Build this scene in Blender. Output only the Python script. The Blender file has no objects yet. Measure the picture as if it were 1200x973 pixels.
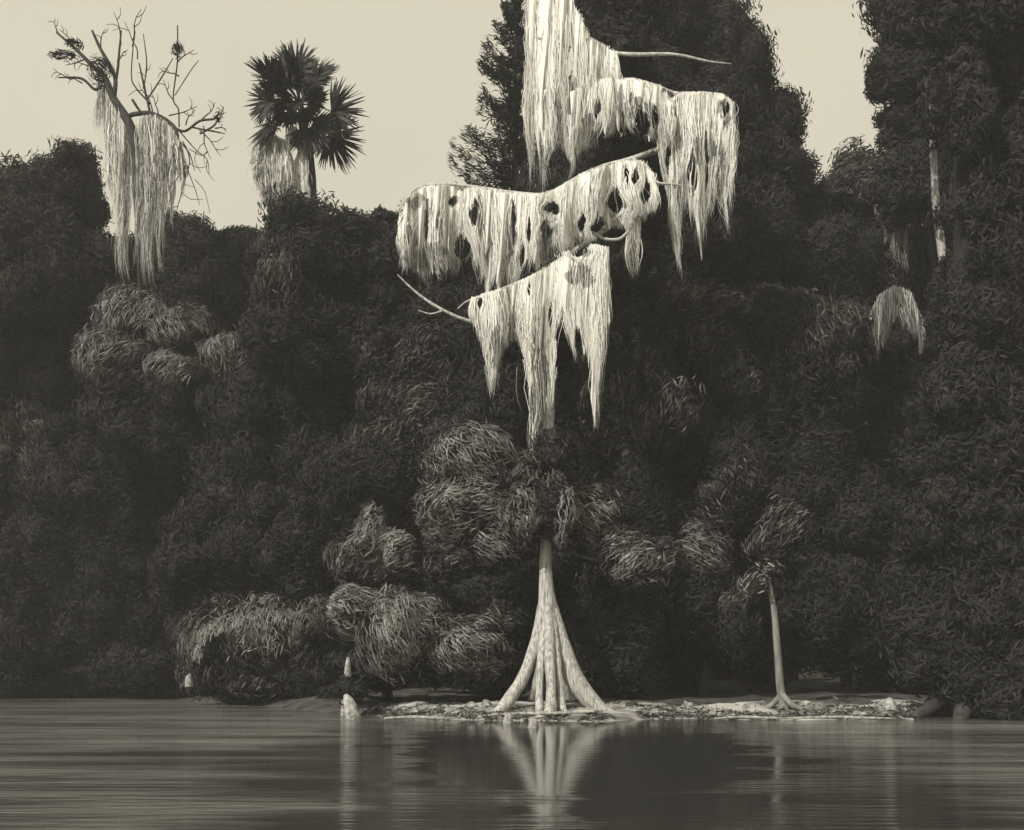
import bpy, math, random
import numpy as np

R = math.radians
random.seed(7)
rng = np.random.default_rng(11)
scene = bpy.context.scene
COL = scene.collection

# ------------------------------------------------------------------ camera, sky, sun, exposure
F, HZ, CX, CAMH = 1200.0, 775.0, 600.0, 1.6       # focal length in px of a 1200 px wide frame, horizon row, centre column, eye height
cam_d = bpy.data.cameras.new('camera')
cam = bpy.data.objects.new('camera', cam_d)
COL.objects.link(cam)
cam.location = (0, 0, CAMH)
cam.rotation_euler = (R(90), 0, 0)
cam_d.sensor_width = 36.0
cam_d.lens = 36.0 * F / 1200.0
cam_d.shift_y = (HZ - 486.5) / 1200.0
cam_d.clip_start, cam_d.clip_end = 0.1, 2000
scene.camera = cam

SUN_EL, SUN_AZ = 40.0, 222.0                        # azimuth measured clockwise from +Y (north): behind the viewer, to the left
world = bpy.data.worlds.new('World')
scene.world = world
world.use_nodes = True
wn, wl = world.node_tree.nodes, world.node_tree.links
wn.clear()
w_out = wn.new('ShaderNodeOutputWorld')
w_bg = wn.new('ShaderNodeBackground')
w_sky = wn.new('ShaderNodeTexSky')
w_sky.sky_type = 'NISHITA'
w_sky.sun_disc = False
w_sky.sun_elevation = R(SUN_EL)
w_sky.sun_rotation = R(SUN_AZ)
w_bw = wn.new('ShaderNodeRGBToBW')
w_mr = wn.new('ShaderNodeMapRange')                 # thin even overcast: keep little of the clear sky's gradient
w_mr.inputs['From Min'].default_value, w_mr.inputs['From Max'].default_value = 0.0, 8.0
w_mr.inputs['To Min'].default_value, w_mr.inputs['To Max'].default_value = 5.9, 6.7
w_tc = wn.new('ShaderNodeTexCoord')
w_no = wn.new('ShaderNodeTexNoise')
w_no.inputs['Scale'].default_value = 5.0
w_no.inputs['Detail'].default_value = 8.0
w_nr = wn.new('ShaderNodeMapRange')
w_nr.inputs['To Min'].default_value, w_nr.inputs['To Max'].default_value = 0.93, 1.07
w_mul = wn.new('ShaderNodeMath'); w_mul.operation = 'MULTIPLY'
w_tint = wn.new('ShaderNodeVectorMath'); w_tint.operation = 'SCALE'
w_tint.inputs[0].default_value = (1.0, 0.925, 0.735)
wl.new(w_sky.outputs['Color'], w_bw.inputs['Color'])
wl.new(w_bw.outputs['Val'], w_mr.inputs['Value'])
wl.new(w_tc.outputs['Generated'], w_no.inputs['Vector'])
wl.new(w_no.outputs['Fac'], w_nr.inputs['Value'])
wl.new(w_mr.outputs['Result'], w_mul.inputs[0])
wl.new(w_nr.outputs['Result'], w_mul.inputs[1])
wl.new(w_mul.outputs['Value'], w_tint.inputs['Scale'])
wl.new(w_tint.outputs['Vector'], w_bg.inputs['Color'])
wl.new(w_bg.outputs['Background'], w_out.inputs['Surface'])
w_bg.inputs['Strength'].default_value = 0.116

sun_d = bpy.data.lights.new('sun', 'SUN')
sun_d.energy = 4.2
sun_d.angle = R(0.6)
sun_d.color = (1.0, 0.95, 0.86)
sun = bpy.data.objects.new('sun', sun_d)
COL.objects.link(sun)
sun.rotation_euler = (R(90 - SUN_EL), 0, R(-SUN_AZ) + math.pi)
sun.rotation_euler = (R(90 - SUN_EL), 0, R(180 - SUN_AZ))

vs = scene.view_settings
vs.view_transform, vs.look, vs.gamma, vs.exposure = 'Standard', 'None', 1.0, 0.0
vs.use_curve_mapping = False
scene.cycles.max_bounces = 5
scene.cycles.diffuse_bounces = 3
scene.cycles.transparent_max_bounces = 8

# ------------------------------------------------------------------ helpers
def P(px, py, Y):
    return np.array([(px - CX) * Y / F, Y, CAMH - (py - HZ) * Y / F])

def tag(o, label=None, cat=None, group=None, kind=None):
    if label: o['label'] = label
    if cat: o['category'] = cat
    if group: o['group'] = group
    if kind: o['kind'] = kind
    return o

def thing(name, label, cat, loc, group=None):
    o = bpy.data.objects.new(name, None)
    COL.objects.link(o)
    o.location = [float(v) for v in loc]
    o.empty_display_size = 0.2
    return tag(o, label, cat, group)

_nk = rng.normal(size=(3, 10, 3)); _np_ = rng.uniform(0, 6.28, size=(3, 10))
def noise(p, f=1.0):
    """smooth pseudo-noise, about -1..1"""
    p = np.asarray(p, float) * f
    s = 0
    for o, (a, g) in enumerate(((0.6, 1.0), (0.35, 2.1), (0.2, 4.3))):
        s = s + a * np.sin(p @ (_nk[o].T * g) + _np_[o]).mean(axis=-1) * 2.2
    return s

def unit(v):
    return v / np.maximum(np.linalg.norm(v, axis=-1, keepdims=True), 1e-9)

class MB:
    """collects quads and builds ONE mesh object"""
    def __init__(s):
        s.v, s.f, s.m, s.sm, s.n = [], [], [], [], 0
    def add(s, v, f, mat=0, smooth=False):
        v = np.asarray(v, float).reshape(-1, 3); f = np.asarray(f, int).reshape(-1, 4)
        s.v.append(v); s.f.append(f + s.n); s.n += len(v)
        s.m.append(np.full(len(f), mat)); s.sm.append(np.full(len(f), smooth))
        return s
    def build(s, name, mats, parent=None, loc=None):
        if not isinstance(mats, (list, tuple)): mats = [mats]
        v = np.concatenate(s.v); f = np.concatenate(s.f)
        if parent is not None: v = v - np.array(parent.location)
        elif loc is not None: v = v - np.asarray(loc)
        me = bpy.data.meshes.new(name)
        me.vertices.add(len(v)); me.vertices.foreach_set('co', v.astype(np.float32).ravel())
        me.loops.add(f.size); me.loops.foreach_set('vertex_index', f.astype(np.int32).ravel())
        me.polygons.add(len(f)); me.polygons.foreach_set('loop_start', np.arange(0, f.size, 4, dtype=np.int32))
        for m in mats: me.materials.append(m)
        me.polygons.foreach_set('material_index', np.concatenate(s.m).astype(np.int32))
        me.polygons.foreach_set('use_smooth', np.concatenate(s.sm).astype(bool))
        me.update(calc_edges=True)
        me.validate()
        o = bpy.data.objects.new(name, me)
        COL.objects.link(o)
        if parent is not None: o.parent = parent
        elif loc is not None: o.location = [float(q) for q in loc]
        return o

def smooth_path(pts, rad, n):
    """Catmull-Rom through pts (k,3) with radii"""
    pts = np.asarray(pts, float); rad = np.asarray(rad, float)
    q = np.concatenate([pts, rad[:, None]], 1)
    q = np.concatenate([[2 * q[0] - q[1]], q, [2 * q[-1] - q[-2]]])
    out = []
    k = len(pts) - 1
    for i in range(k):
        a, b, c, d = q[i:i + 4]
        t = np.linspace(0, 1, n, endpoint=(i == k - 1))[:, None]
        out.append(0.5 * (2 * b + (c - a) * t + (2 * a - 5 * b + 4 * c - d) * t * t + (3 * b - a - 3 * c + d) * t ** 3))
    o = np.concatenate(out)
    return o[:, :3], np.maximum(o[:, 3], 0.002)

def tube(mb, pts, rad, n=5, seg=8, rough=0.08, mat=0, flute=None):
    p, r = smooth_path(pts, rad, n)
    t = unit(np.gradient(p, axis=0))
    ref = np.array([0.13, 0.97, 0.2])
    a = unit(np.cross(t, ref)); b = np.cross(t, a)
    th = np.linspace(0, 2 * math.pi, seg, endpoint=False)
    ring = np.cos(th)[None, :, None] * a[:, None] + np.sin(th)[None, :, None] * b[:, None]
    rr = r[:, None] * (1 + rough * noise((p[:, None] + ring * r[:, None, None]) * 1.0, 2.2 / max(r.mean(), .03) * .25))
    if flute is not None:
        rr = rr * (1 + flute(th)[None, :] * np.linspace(0, 1, len(p))[:, None] ** 0)
    v = p[:, None] + ring * rr[..., None]
    # caps: collapse one extra ring at each end
    v = np.concatenate([np.repeat(p[:1, None], seg, 1) + (v[:1] - p[:1, None]) * .05, v, np.repeat(p[-1:, None], seg, 1) + (v[-1:] - p[-1:, None]) * .05])
    m = len(v)
    i = np.arange(m - 1)[:, None] * seg; j = np.arange(seg)[None, :]; j2 = (j + 1) % seg
    f = np.stack([i + j, i + j2, i + seg + j2, i + seg + j], -1).reshape(-1, 4)
    mb.add(v, f, mat, True)
    return mb

def pxtube(mb, Y, pts, n=5, seg=7, rough=0.08, mat=0):
    """pts: (px, py, radius_px[, dY])"""
    w = [P(q[0], q[1], Y + (q[3] if len(q) > 3 else 0)) for q in pts]
    r = [q[2] * (Y + (q[3] if len(q) > 3 else 0)) / F for q in pts]
    return tube(mb, w, r, n, seg, rough, mat)

def _cubesphere(n):
    g = np.linspace(-1, 1, n + 1)
    g = np.tan(g * math.pi / 4)
    A, B = np.meshgrid(g, g, indexing='ij')
    vs_, fs = [], []
    k = 0
    for ax in range(3):
        for s in (-1, 1):
            v = np.zeros((n + 1, n + 1, 3)); v[..., ax] = s; v[..., (ax + 1) % 3] = A * s; v[..., (ax + 2) % 3] = B
            vs_.append(v.reshape(-1, 3))
            i, j = np.meshgrid(np.arange(n), np.arange(n), indexing='ij')
            q = i * (n + 1) + j
            fs.append(np.stack([q, q + n + 1, q + n + 2, q + 1], -1).reshape(-1, 4) + k); k += (n + 1) ** 2
    return unit(np.concatenate(vs_)), np.concatenate(fs)
CS_V, CS_F = _cubesphere(8)
CS4_V, CS4_F = _cubesphere(4)

def lump(mb, c, rad, amp=0.2, freq=1.6, mat=0, smooth=True, shear=0):
    d = CS_V
    r = 1 + amp * noise(d * freq + np.asarray(c) * 1.7)
    v = np.asarray(c) + d * np.asarray(rad) * r[:, None]
    mb.add(v, CS_F, mat, smooth)

def lobe_r(d, c, amp):
    return 1 + amp * noise(d * 1.9 + np.asarray(c) * 1.3)

def blades(mb, p, t, nrm, L, W, bend, mat):
    """one curved leaf blade per row: p centre, t direction, nrm outward"""
    k = len(p)
    s = unit(np.cross(nrm, t))
    L = L[:, None]; W = W[:, None]
    v = np.empty((k, 6, 3))
    b = bend[:, None] * L
    a0 = p - t * L * .5 - nrm * b * .6; a1 = p + nrm * b * .4; a2 = p + t * L * .5 - nrm * b * .6
    v[:, 0] = a0 - s * W * .3; v[:, 1] = a0 + s * W * .3
    v[:, 2] = a1 - s * W * .5; v[:, 3] = a1 + s * W * .5
    v[:, 4] = a2 - s * W * .08; v[:, 5] = a2 + s * W * .08
    base = np.arange(k)[:, None] * 6
    f = np.concatenate([base + np.array([[0, 1, 3, 2]]), base + np.array([[2, 3, 5, 4]])])
    mb.add(v, f, mat, False)

def lobe_leaves(mb, c, rad, ang, mode, mat, cov=1.0, L=0.34, W=0.075, jit=0.5, amp=0.28, spacing=0.125):
    rx, ry, rz = rad
    area = 4 * math.pi * (((rx * ry) ** 1.6 + (rx * rz) ** 1.6 + (ry * rz) ** 1.6) / 3) ** (1 / 1.6)
    k = int(area * cov / (L * W * .62))
    if k < 6: k = 6
    d = unit(rng.normal(size=(k, 3)))
    keep = (d[:, 1] < 0.35) | (rng.random(k) < 0.35)
    d = d[keep]; k = len(d)
    if mode in ('hatch', 'spray'):
        keep = (d @ np.array([-.35, -.7, .6]) + .9 * noise(d * 2.2 + c) > .15)  # paler leaves kept mostly sunward: highlight painted in as leaf colour
        d = d[keep]; k = len(d)
    rr = lobe_r(d, c, amp)
    depth = (.78 + .5 * rng.random(k) ** 1.6) if mode != 'hatch' else rng.uniform(0.98, 1.1, k)
    p = c + d * np.asarray(rad) * (rr * depth)[:, None]
    nrm = unit(d / np.asarray(rad))
    a = R(ang)
    if mode == 'hatch':
        bdir = np.array([-math.sin(a), 0, math.cos(a)])
        q = p @ bdir
        q2 = np.round(q / spacing) * spacing + rng.normal(0, .012, k)
        p = p + bdir * (q2 - q)[:, None]
    t = np.array([math.cos(a), 0, math.sin(a)]) + rng.normal(0, jit, (k, 3))
    t = t - nrm * (t * nrm).sum(1, keepdims=True)
    t = unit(t)
    if mode != 'hatch':
        out = rng.uniform(-0.1, 0.75, k)[:, None]
        t = unit(t + nrm * out + np.array([0, 0, -.1]))
        n2 = unit(nrm + rng.normal(0, .45, (k, 3)))
        n2 = unit(n2 - t * (n2 * t).sum(1, keepdims=True))
    else:
        n2 = unit(nrm + rng.normal(0, .2, (k, 3)))
        n2 = unit(n2 - t * (n2 * t).sum(1, keepdims=True))
    LL = L * rng.uniform(.6, 1.4, k); WW = W * rng.uniform(.7, 1.3, k)
    blades(mb, p, t, n2, LL, WW, rng.uniform(.02, .16, k), mat)

def foliage(mb, c, rad3, ang, tone, amp=.28, cov=1.0, L=.27, W=.06):
    """one lobe of a crown: a knobbly solid core coloured dark as painted inner shade and many small clumps of leaves over it; mats 0 dark leaf, 1 dark core, 2 mid leaf, 3 pale leaf"""
    rad3 = np.asarray(rad3)
    r = lobe_r(CS_V, c, amp) * .52
    mb.add(c + CS_V * rad3 * r[:, None], CS_F, 1, True)  # solid dark core, standing in for shade inside the crown
    size = float(rad3.mean())
    lobe_leaves(mb, c, rad3 * .72, ang, 'leaf', 0, .8, L, W, .9, amp)
    m_ = int(np.clip(9 + 10 * size, 5, 38))
    d = unit(rng.normal(size=(m_ * 2, 3))); d = d[(d[:, 1] < .4)][:m_]
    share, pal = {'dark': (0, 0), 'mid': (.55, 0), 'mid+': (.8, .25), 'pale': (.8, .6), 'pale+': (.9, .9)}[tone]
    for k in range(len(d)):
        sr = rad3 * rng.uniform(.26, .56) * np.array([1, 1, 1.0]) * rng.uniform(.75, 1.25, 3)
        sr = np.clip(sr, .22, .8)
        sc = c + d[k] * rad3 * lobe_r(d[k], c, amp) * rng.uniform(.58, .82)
        mb.add(sc + CS4_V * sr * (.60 * (1 + .25 * noise(CS4_V * 2 + sc)))[:, None], CS4_F, 1, True)  # clump core, dark for the same painted inner shade
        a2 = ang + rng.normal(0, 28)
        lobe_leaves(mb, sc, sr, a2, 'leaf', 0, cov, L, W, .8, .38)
        if share and rng.random() < share + .15:      # paler leaves in sunward patches, painting the highlights
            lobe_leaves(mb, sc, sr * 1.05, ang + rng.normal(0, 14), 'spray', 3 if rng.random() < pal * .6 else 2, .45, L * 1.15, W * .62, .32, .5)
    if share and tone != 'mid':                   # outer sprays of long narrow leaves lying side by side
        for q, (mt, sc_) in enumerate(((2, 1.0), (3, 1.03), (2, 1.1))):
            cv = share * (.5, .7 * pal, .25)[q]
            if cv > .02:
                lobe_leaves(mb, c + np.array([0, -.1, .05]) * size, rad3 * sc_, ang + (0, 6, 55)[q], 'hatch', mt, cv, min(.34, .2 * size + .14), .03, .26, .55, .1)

# ------------------------------------------------------------------ materials
def nodes(name):
    m = bpy.data.materials.new(name); m.use_nodes = True
    n, l = m.node_tree.nodes, m.node_tree.links
    return m, n, l, n['Principled BSDF']

def ramp_mat(name, c0, c1, scale=6.0, rough=0.8, bump=0.0, stretch=(1, 1, 1), island=0.0, trans=0.0, detail=6.0, spec=0.2, lo=0.35, hi=0.65):
    m, n, l, b = nodes(name)
    tc = n.new('ShaderNodeTexCoord'); mp = n.new('ShaderNodeMapping')
    mp.inputs['Scale'].default_value = stretch
    no = n.new('ShaderNodeTexNoise'); no.inputs['Scale'].default_value = scale; no.inputs['Detail'].default_value = detail
    cr = n.new('ShaderNodeValToRGB')
    cr.color_ramp.elements[0].position, cr.color_ramp.elements[1].position = lo, hi
    cr.color_ramp.elements[0].color = (*c0, 1); cr.color_ramp.elements[1].color = (*c1, 1)
    l.new(tc.outputs['Object'], mp.inputs['Vector']); l.new(mp.outputs['Vector'], no.inputs['Vector'])
    l.new(no.outputs['Fac'], cr.inputs['Fac'])
    col = cr.outputs['Color']
    if island:
        g = n.new('ShaderNodeNewGeometry')
        mr = n.new('ShaderNodeMapRange'); mr.inputs['To Min'].default_value = 1 - island; mr.inputs['To Max'].default_value = 1 + island
        vm = n.new('ShaderNodeVectorMath'); vm.operation = 'SCALE'
        l.new(g.outputs['Random Per Island'], mr.inputs['Value'])
        l.new(col, vm.inputs[0]); l.new(mr.outputs['Result'], vm.inputs['Scale'])
        col = vm.outputs['Vector']
    l.new(col, b.inputs['Base Color'])
    b.inputs['Roughness'].default_value = rough
    b.inputs['Specular IOR Level'].default_value = spec
    if bump:
        bp = n.new('ShaderNodeBump'); bp.inputs['Strength'].default_value = bump; bp.inputs['Distance'].default_value = 0.05
        l.new(no.outputs['Fac'], bp.inputs['Height']); l.new(bp.outputs['Normal'], b.inputs['Normal'])
    if trans:
        tr = n.new('ShaderNodeBsdfTranslucent'); mx = n.new('ShaderNodeMixShader'); mx.inputs[0].default_value = trans
        l.new(col, tr.inputs['Color'])
        l.new(b.outputs[0], mx.inputs[1]); l.new(tr.outputs[0], mx.inputs[2])
        l.new(mx.outputs[0], n['Material Output'].inputs['Surface'])
    return m

def g(v, w=0.0):
    """a warm grey of albedo v"""
    return (v * (1.0 + .02 * w), v * 0.99, v * 0.93)

M = {}
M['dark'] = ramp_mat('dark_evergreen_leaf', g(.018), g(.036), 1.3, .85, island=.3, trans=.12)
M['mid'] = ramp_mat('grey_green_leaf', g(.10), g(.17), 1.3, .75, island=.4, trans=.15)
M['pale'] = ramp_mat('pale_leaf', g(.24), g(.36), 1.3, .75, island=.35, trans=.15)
M['twig'] = ramp_mat('twigs_and_core_shade', g(.035), g(.06), 9, .9)  # small branches, and crown cores whose dark colour paints inner shade
M['bark'] = ramp_mat('dark_bark', g(.028), g(.065), 9, .9, .5, (1, 1, .18))
M['blackbark'] = ramp_mat('blackish_bark', g(.012), g(.034), 9, .9, .5, (1, 1, .18))
M['palebark'] = ramp_mat('pale_cypress_bark', g(.20), g(.56), 11, .9, 1.0, (1.8, 1.8, .16), lo=.32, hi=.62, detail=10)
M['greybark'] = ramp_mat('grey_bark', g(.13), g(.25), 8, .9, .6, (1, 1, .2))
M['limb'] = ramp_mat('silvery_limb_bark', g(.3), g(.62), 9, .85, .5)
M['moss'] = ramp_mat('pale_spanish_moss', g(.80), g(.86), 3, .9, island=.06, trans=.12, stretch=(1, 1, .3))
M['mossgrey'] = ramp_mat('grey_moss_and_painted_shade', g(.36), g(.52), 3, .9, island=.3, trans=.2, stretch=(1, 1, .3))
M['mossdark'] = ramp_mat('dark_moss_and_painted_shade', g(.07), g(.14), 3, .9, island=.3)
M['palm'] = ramp_mat('palm_leaf', g(.018), g(.032), 3, .55, island=.3, trans=.06)
M['rock'] = ramp_mat('muddy_lump', g(.12), g(.42), 5, .9, .8)
M['stone'] = ramp_mat('bleached_wood', g(.18), g(.48), 8, .85, .5)

# ------------------------------------------------------------------ the setting: bank and water
SH = [(-140, 75), (-60, 55), (-23, 46), (-13.6, 43), (-9, 37), (-5.5, 31.5), (-2.95, 28.6), (0, 27.6), (2.29, 27.4), (4.83, 28.4), (7, 27.8), (10.9, 28.6), (15.1, 32), (20.6, 36), (60, 50), (140, 70)]
SHX = np.array([s[0] for s in SH], float); SHY = np.array([s[1] for s in SH], float)
def ground_z(x, y):
    x = np.asarray(x, float); y = np.asarray(y, float)
    xs = np.stack([x * .9, x * 0, x * 0], -1)
    d = y - np.interp(x, SHX, SHY) - .35 * noise(xs, 1.3)
    land = 0.42 * (1 - np.exp(-np.maximum(d, 0) / 2.0)) + .012 * np.maximum(d, 0)
    nz = noise(np.stack([x, y, x * 0], -1), 1.1) * .07 + noise(np.stack([x, y, x * 0 + 4], -1), 3.6) * .035
    return np.where(d > 0, land + nz * np.clip(d / .5, 0, 1), np.maximum(d * .3, -1.6))

def grid(xs, ys, zf):
    X, Yg = np.meshgrid(xs, ys, indexing='ij')
    v = np.stack([X, Yg, zf(X, Yg)], -1).reshape(-1, 3)
    nx, ny = len(xs), len(ys)
    i, j = np.meshgrid(np.arange(nx - 1), np.arange(ny - 1), indexing='ij')
    q = i * ny + j
    return v, np.stack([q, q + ny, q + ny + 1, q + 1], -1).reshape(-1, 4)

xs = np.concatenate([np.linspace(-600, -30, 24)[:-1], np.linspace(-30, 30, 401), np.linspace(30, 600, 24)[1:]])
ys = np.concatenate([np.linspace(-60, 24, 12)[:-1], np.linspace(24, 50, 210), np.linspace(50, 700, 30)[1:]])
v, f = grid(xs, ys, ground_z)
M['ground'] = ramp_mat('sandy_litter', g(.13), g(.50), 1.1, .95, .6, (.45, 1.2, 1), detail=9, lo=.38, hi=.58)
M['litter'] = ramp_mat('dark_leaf_litter', g(.03), g(.09), 1.6, .95, .6, detail=9, lo=.35, hi=.65)
cen = v[f].mean(1)
sand = (cen[:, 1] - np.interp(cen[:, 0], SHX, SHY) < 2.6 + 1.2 * noise(cen * .8)) & (cen[:, 0] > -4.4 + .6 * noise(cen * .5)) & (cen[:, 0] < 13)
gm = MB().add(v, f[sand], 0, True).add(v, f[~sand], 1, True)
tag(gm.build('ground', [M['ground'], M['litter']]), kind='structure')

m, n, l, b = nodes('dark_river_water')
tc = n.new('ShaderNodeTexCoord')
def wnoise(scale, stretch, detail):
    mp = n.new('ShaderNodeMapping'); mp.inputs['Scale'].default_value = stretch
    no = n.new('ShaderNodeTexNoise'); no.inputs['Scale'].default_value = scale; no.inputs['Detail'].default_value = detail
    l.new(tc.outputs['Object'], mp.inputs['Vector']); l.new(mp.outputs['Vector'], no.inputs['Vector'])
    return no.outputs['Fac']
rip = wnoise(6.0, (.16, 1, 1), 5)
patch = wnoise(.16, (.6, 1.3, 1), 3)
pr = n.new('ShaderNodeMapRange'); pr.inputs['From Min'].default_value, pr.inputs['From Max'].default_value = .42, .6
pr.inputs['To Min'].default_value, pr.inputs['To Max'].default_value = .35, 1.0
l.new(patch, pr.inputs['Value'])
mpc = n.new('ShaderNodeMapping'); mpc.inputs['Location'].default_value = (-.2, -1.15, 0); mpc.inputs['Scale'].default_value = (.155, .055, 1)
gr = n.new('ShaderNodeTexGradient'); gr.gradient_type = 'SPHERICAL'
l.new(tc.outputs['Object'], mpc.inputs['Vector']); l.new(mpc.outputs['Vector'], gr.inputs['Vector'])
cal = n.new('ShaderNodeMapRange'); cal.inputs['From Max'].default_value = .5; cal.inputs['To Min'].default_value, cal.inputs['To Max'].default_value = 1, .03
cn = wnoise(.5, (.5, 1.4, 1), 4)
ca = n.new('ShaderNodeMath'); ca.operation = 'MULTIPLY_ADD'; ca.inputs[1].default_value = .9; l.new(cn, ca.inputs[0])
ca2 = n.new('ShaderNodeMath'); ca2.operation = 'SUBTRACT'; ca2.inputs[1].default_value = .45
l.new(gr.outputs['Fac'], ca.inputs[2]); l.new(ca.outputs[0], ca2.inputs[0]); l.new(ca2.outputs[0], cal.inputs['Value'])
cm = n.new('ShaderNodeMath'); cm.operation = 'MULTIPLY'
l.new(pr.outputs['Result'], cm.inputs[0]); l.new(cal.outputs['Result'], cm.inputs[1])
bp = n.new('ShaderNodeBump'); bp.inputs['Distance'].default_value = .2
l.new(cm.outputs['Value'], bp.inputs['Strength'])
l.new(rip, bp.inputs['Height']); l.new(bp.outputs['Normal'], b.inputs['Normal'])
sky_streak = wnoise(1.1, (.10, 1, 1), 6); sky_patch = wnoise(.11, (.6, 1.6, 1), 4)  # pale streaks and patches painted in for sky reflected by ripples
sm = n.new('ShaderNodeMath'); sm.operation = 'MULTIPLY'; l.new(sky_streak, sm.inputs[0]); l.new(sky_patch, sm.inputs[1])
sm2 = n.new('ShaderNodeMath'); sm2.operation = 'MULTIPLY'; l.new(sm.outputs[0], sm2.inputs[0]); l.new(cal.outputs['Result'], sm2.inputs[1])  # painted reflection drops out in the middle, leaving it dark
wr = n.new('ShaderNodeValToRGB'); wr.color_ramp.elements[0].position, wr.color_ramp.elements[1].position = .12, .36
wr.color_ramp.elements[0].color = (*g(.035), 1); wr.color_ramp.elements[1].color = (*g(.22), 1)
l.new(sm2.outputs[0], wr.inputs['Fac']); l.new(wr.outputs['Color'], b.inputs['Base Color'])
b.inputs['Roughness'].default_value = .09
b.inputs['IOR'].default_value = 1.33
b.inputs['Specular IOR Level'].default_value = .5
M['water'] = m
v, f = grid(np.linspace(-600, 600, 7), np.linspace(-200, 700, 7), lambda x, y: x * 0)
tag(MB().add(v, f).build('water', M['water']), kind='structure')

# thin haze volume added to lift the dark tones evenly
def box(mb, a, b):
    a, b = np.array(a, float), np.array(b, float)
    v = np.array([[(a, b)[i][0], (a, b)[j][1], (a, b)[k][2]] for i in (0, 1) for j in (0, 1) for k in (0, 1)])
    return mb.add(v, [[0, 1, 3, 2], [4, 6, 7, 5], [0, 4, 5, 1], [2, 3, 7, 6], [0, 2, 6, 4], [1, 5, 7, 3]])
m = bpy.data.materials.new('added_haze'); m.use_nodes = True
n, l = m.node_tree.nodes, m.node_tree.links; n.clear()
o_ = n.new('ShaderNodeOutputMaterial'); pv = n.new('ShaderNodeVolumePrincipled')
pv.inputs['Color'].default_value = (.9, .9, .88, 1); pv.inputs['Density'].default_value = .00125
l.new(pv.outputs[0], o_.inputs['Volume'])
tag(box(MB(), (-700, -250, -12.6), (700, 750, 36)).build('added_haze', m), 'added thin haze lifting the dark tones of the river and the trees', kind='stuff')

# ------------------------------------------------------------------ plants
def plant(name, label, cat, Y, lobes, group=None, trunk=None, trunk_r=6, kind='tree', amp=.28, leafL=.34, leafW=.075, cov=1.15, bark='bark', dz=None):
    """lobes: (px, py, rx, ry, leaf angle, tone[, dY]); tone 'dark','mid','pale' (the latter two get an outer layer of long aligned blades)"""
    cx = trunk if trunk is not None else sum(q[0] for q in lobes) / len(lobes)
    base = P(cx, 0, Y); base[2] = float(ground_z(base[0], base[1])) - .05
    root = thing(name, label, cat, base, group)
    crown, wood = MB(), MB()
    top = min(lobes, key=lambda q: q[1])
    pts, rad = [], []
    topw = P(top[0], top[1], Y)
    H = max(topw[2] - base[2], .5)
    for i, t in enumerate(np.linspace(0, 1, 6)):
        w = base + (topw - base) * t
        w[0] = base[0] + (topw[0] - base[0]) * t ** 1.6 + (noise(np.array([base[0], i * .7, Y])) * .12 if 0 < i < 5 else 0)
        w[1] += 1.2
        pts.append(w); rad.append(trunk_r * Y / F * (1.25 - t))
    tube(wood, pts, rad, 4, 8)
    for q in lobes:
        px, py, rx, ry, ang, tone = q[:6]
        yy = Y + (q[6] if len(q) > 6 else rng.uniform(-.5, .5))
        c = P(px, py, yy)
        s = yy / F
        rad3 = np.array([rx * s, max(.55 * (rx + ry) * s, .3) * .9, ry * s])
        # limb to the lobe
        t = float(np.clip((c[2] - base[2]) / H - .2, .08, .9))
        a = np.array([np.interp(t, np.linspace(0, 1, 6), [p_[k] for p_ in pts]) for k in range(3)])
        tube(wood, [a, (a + c) / 2 + np.array([0, 0, -.1]), c], [trunk_r * s * .5, trunk_r * s * .35, .02], 3, 6)
        foliage(crown, c, rad3, ang, tone, amp, cov * .9, leafL * .8, leafW * .8)
    wood.build('trunk' if kind == 'tree' else 'stem', M[bark], root)
    crown.build('crown' if kind == 'tree' else 'foliage', [M['dark'], M['twig'], M['mid'], M['pale']], root)  # twig slot colours the dark crown cores, painted inner shade
    return root

G_BACK, G_SHRUB = 'dark trees of the forest wall', 'leafy shrubs along the bank'
# far row against the sky
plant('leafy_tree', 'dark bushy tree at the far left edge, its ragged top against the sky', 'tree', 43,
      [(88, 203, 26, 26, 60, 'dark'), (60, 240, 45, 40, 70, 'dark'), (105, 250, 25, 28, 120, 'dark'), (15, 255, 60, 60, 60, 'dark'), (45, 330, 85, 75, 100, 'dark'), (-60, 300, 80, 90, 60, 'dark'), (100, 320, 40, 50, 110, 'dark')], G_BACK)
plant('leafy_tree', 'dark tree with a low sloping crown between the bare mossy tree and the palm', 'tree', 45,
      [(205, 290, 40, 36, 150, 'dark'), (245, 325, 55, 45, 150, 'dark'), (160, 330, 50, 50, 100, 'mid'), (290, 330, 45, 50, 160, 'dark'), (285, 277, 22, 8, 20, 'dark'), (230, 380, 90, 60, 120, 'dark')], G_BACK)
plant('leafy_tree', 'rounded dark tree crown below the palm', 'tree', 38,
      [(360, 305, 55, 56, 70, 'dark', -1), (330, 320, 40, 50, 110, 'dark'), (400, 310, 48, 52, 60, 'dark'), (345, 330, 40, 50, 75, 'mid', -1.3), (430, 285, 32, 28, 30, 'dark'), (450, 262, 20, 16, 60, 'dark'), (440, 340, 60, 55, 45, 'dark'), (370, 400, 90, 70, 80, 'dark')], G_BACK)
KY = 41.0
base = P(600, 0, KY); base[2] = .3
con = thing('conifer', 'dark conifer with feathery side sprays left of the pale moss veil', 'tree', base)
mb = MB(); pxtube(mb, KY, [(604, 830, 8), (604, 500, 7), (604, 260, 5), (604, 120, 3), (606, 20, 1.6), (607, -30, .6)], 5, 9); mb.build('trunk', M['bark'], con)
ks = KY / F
cw = MB()
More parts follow.
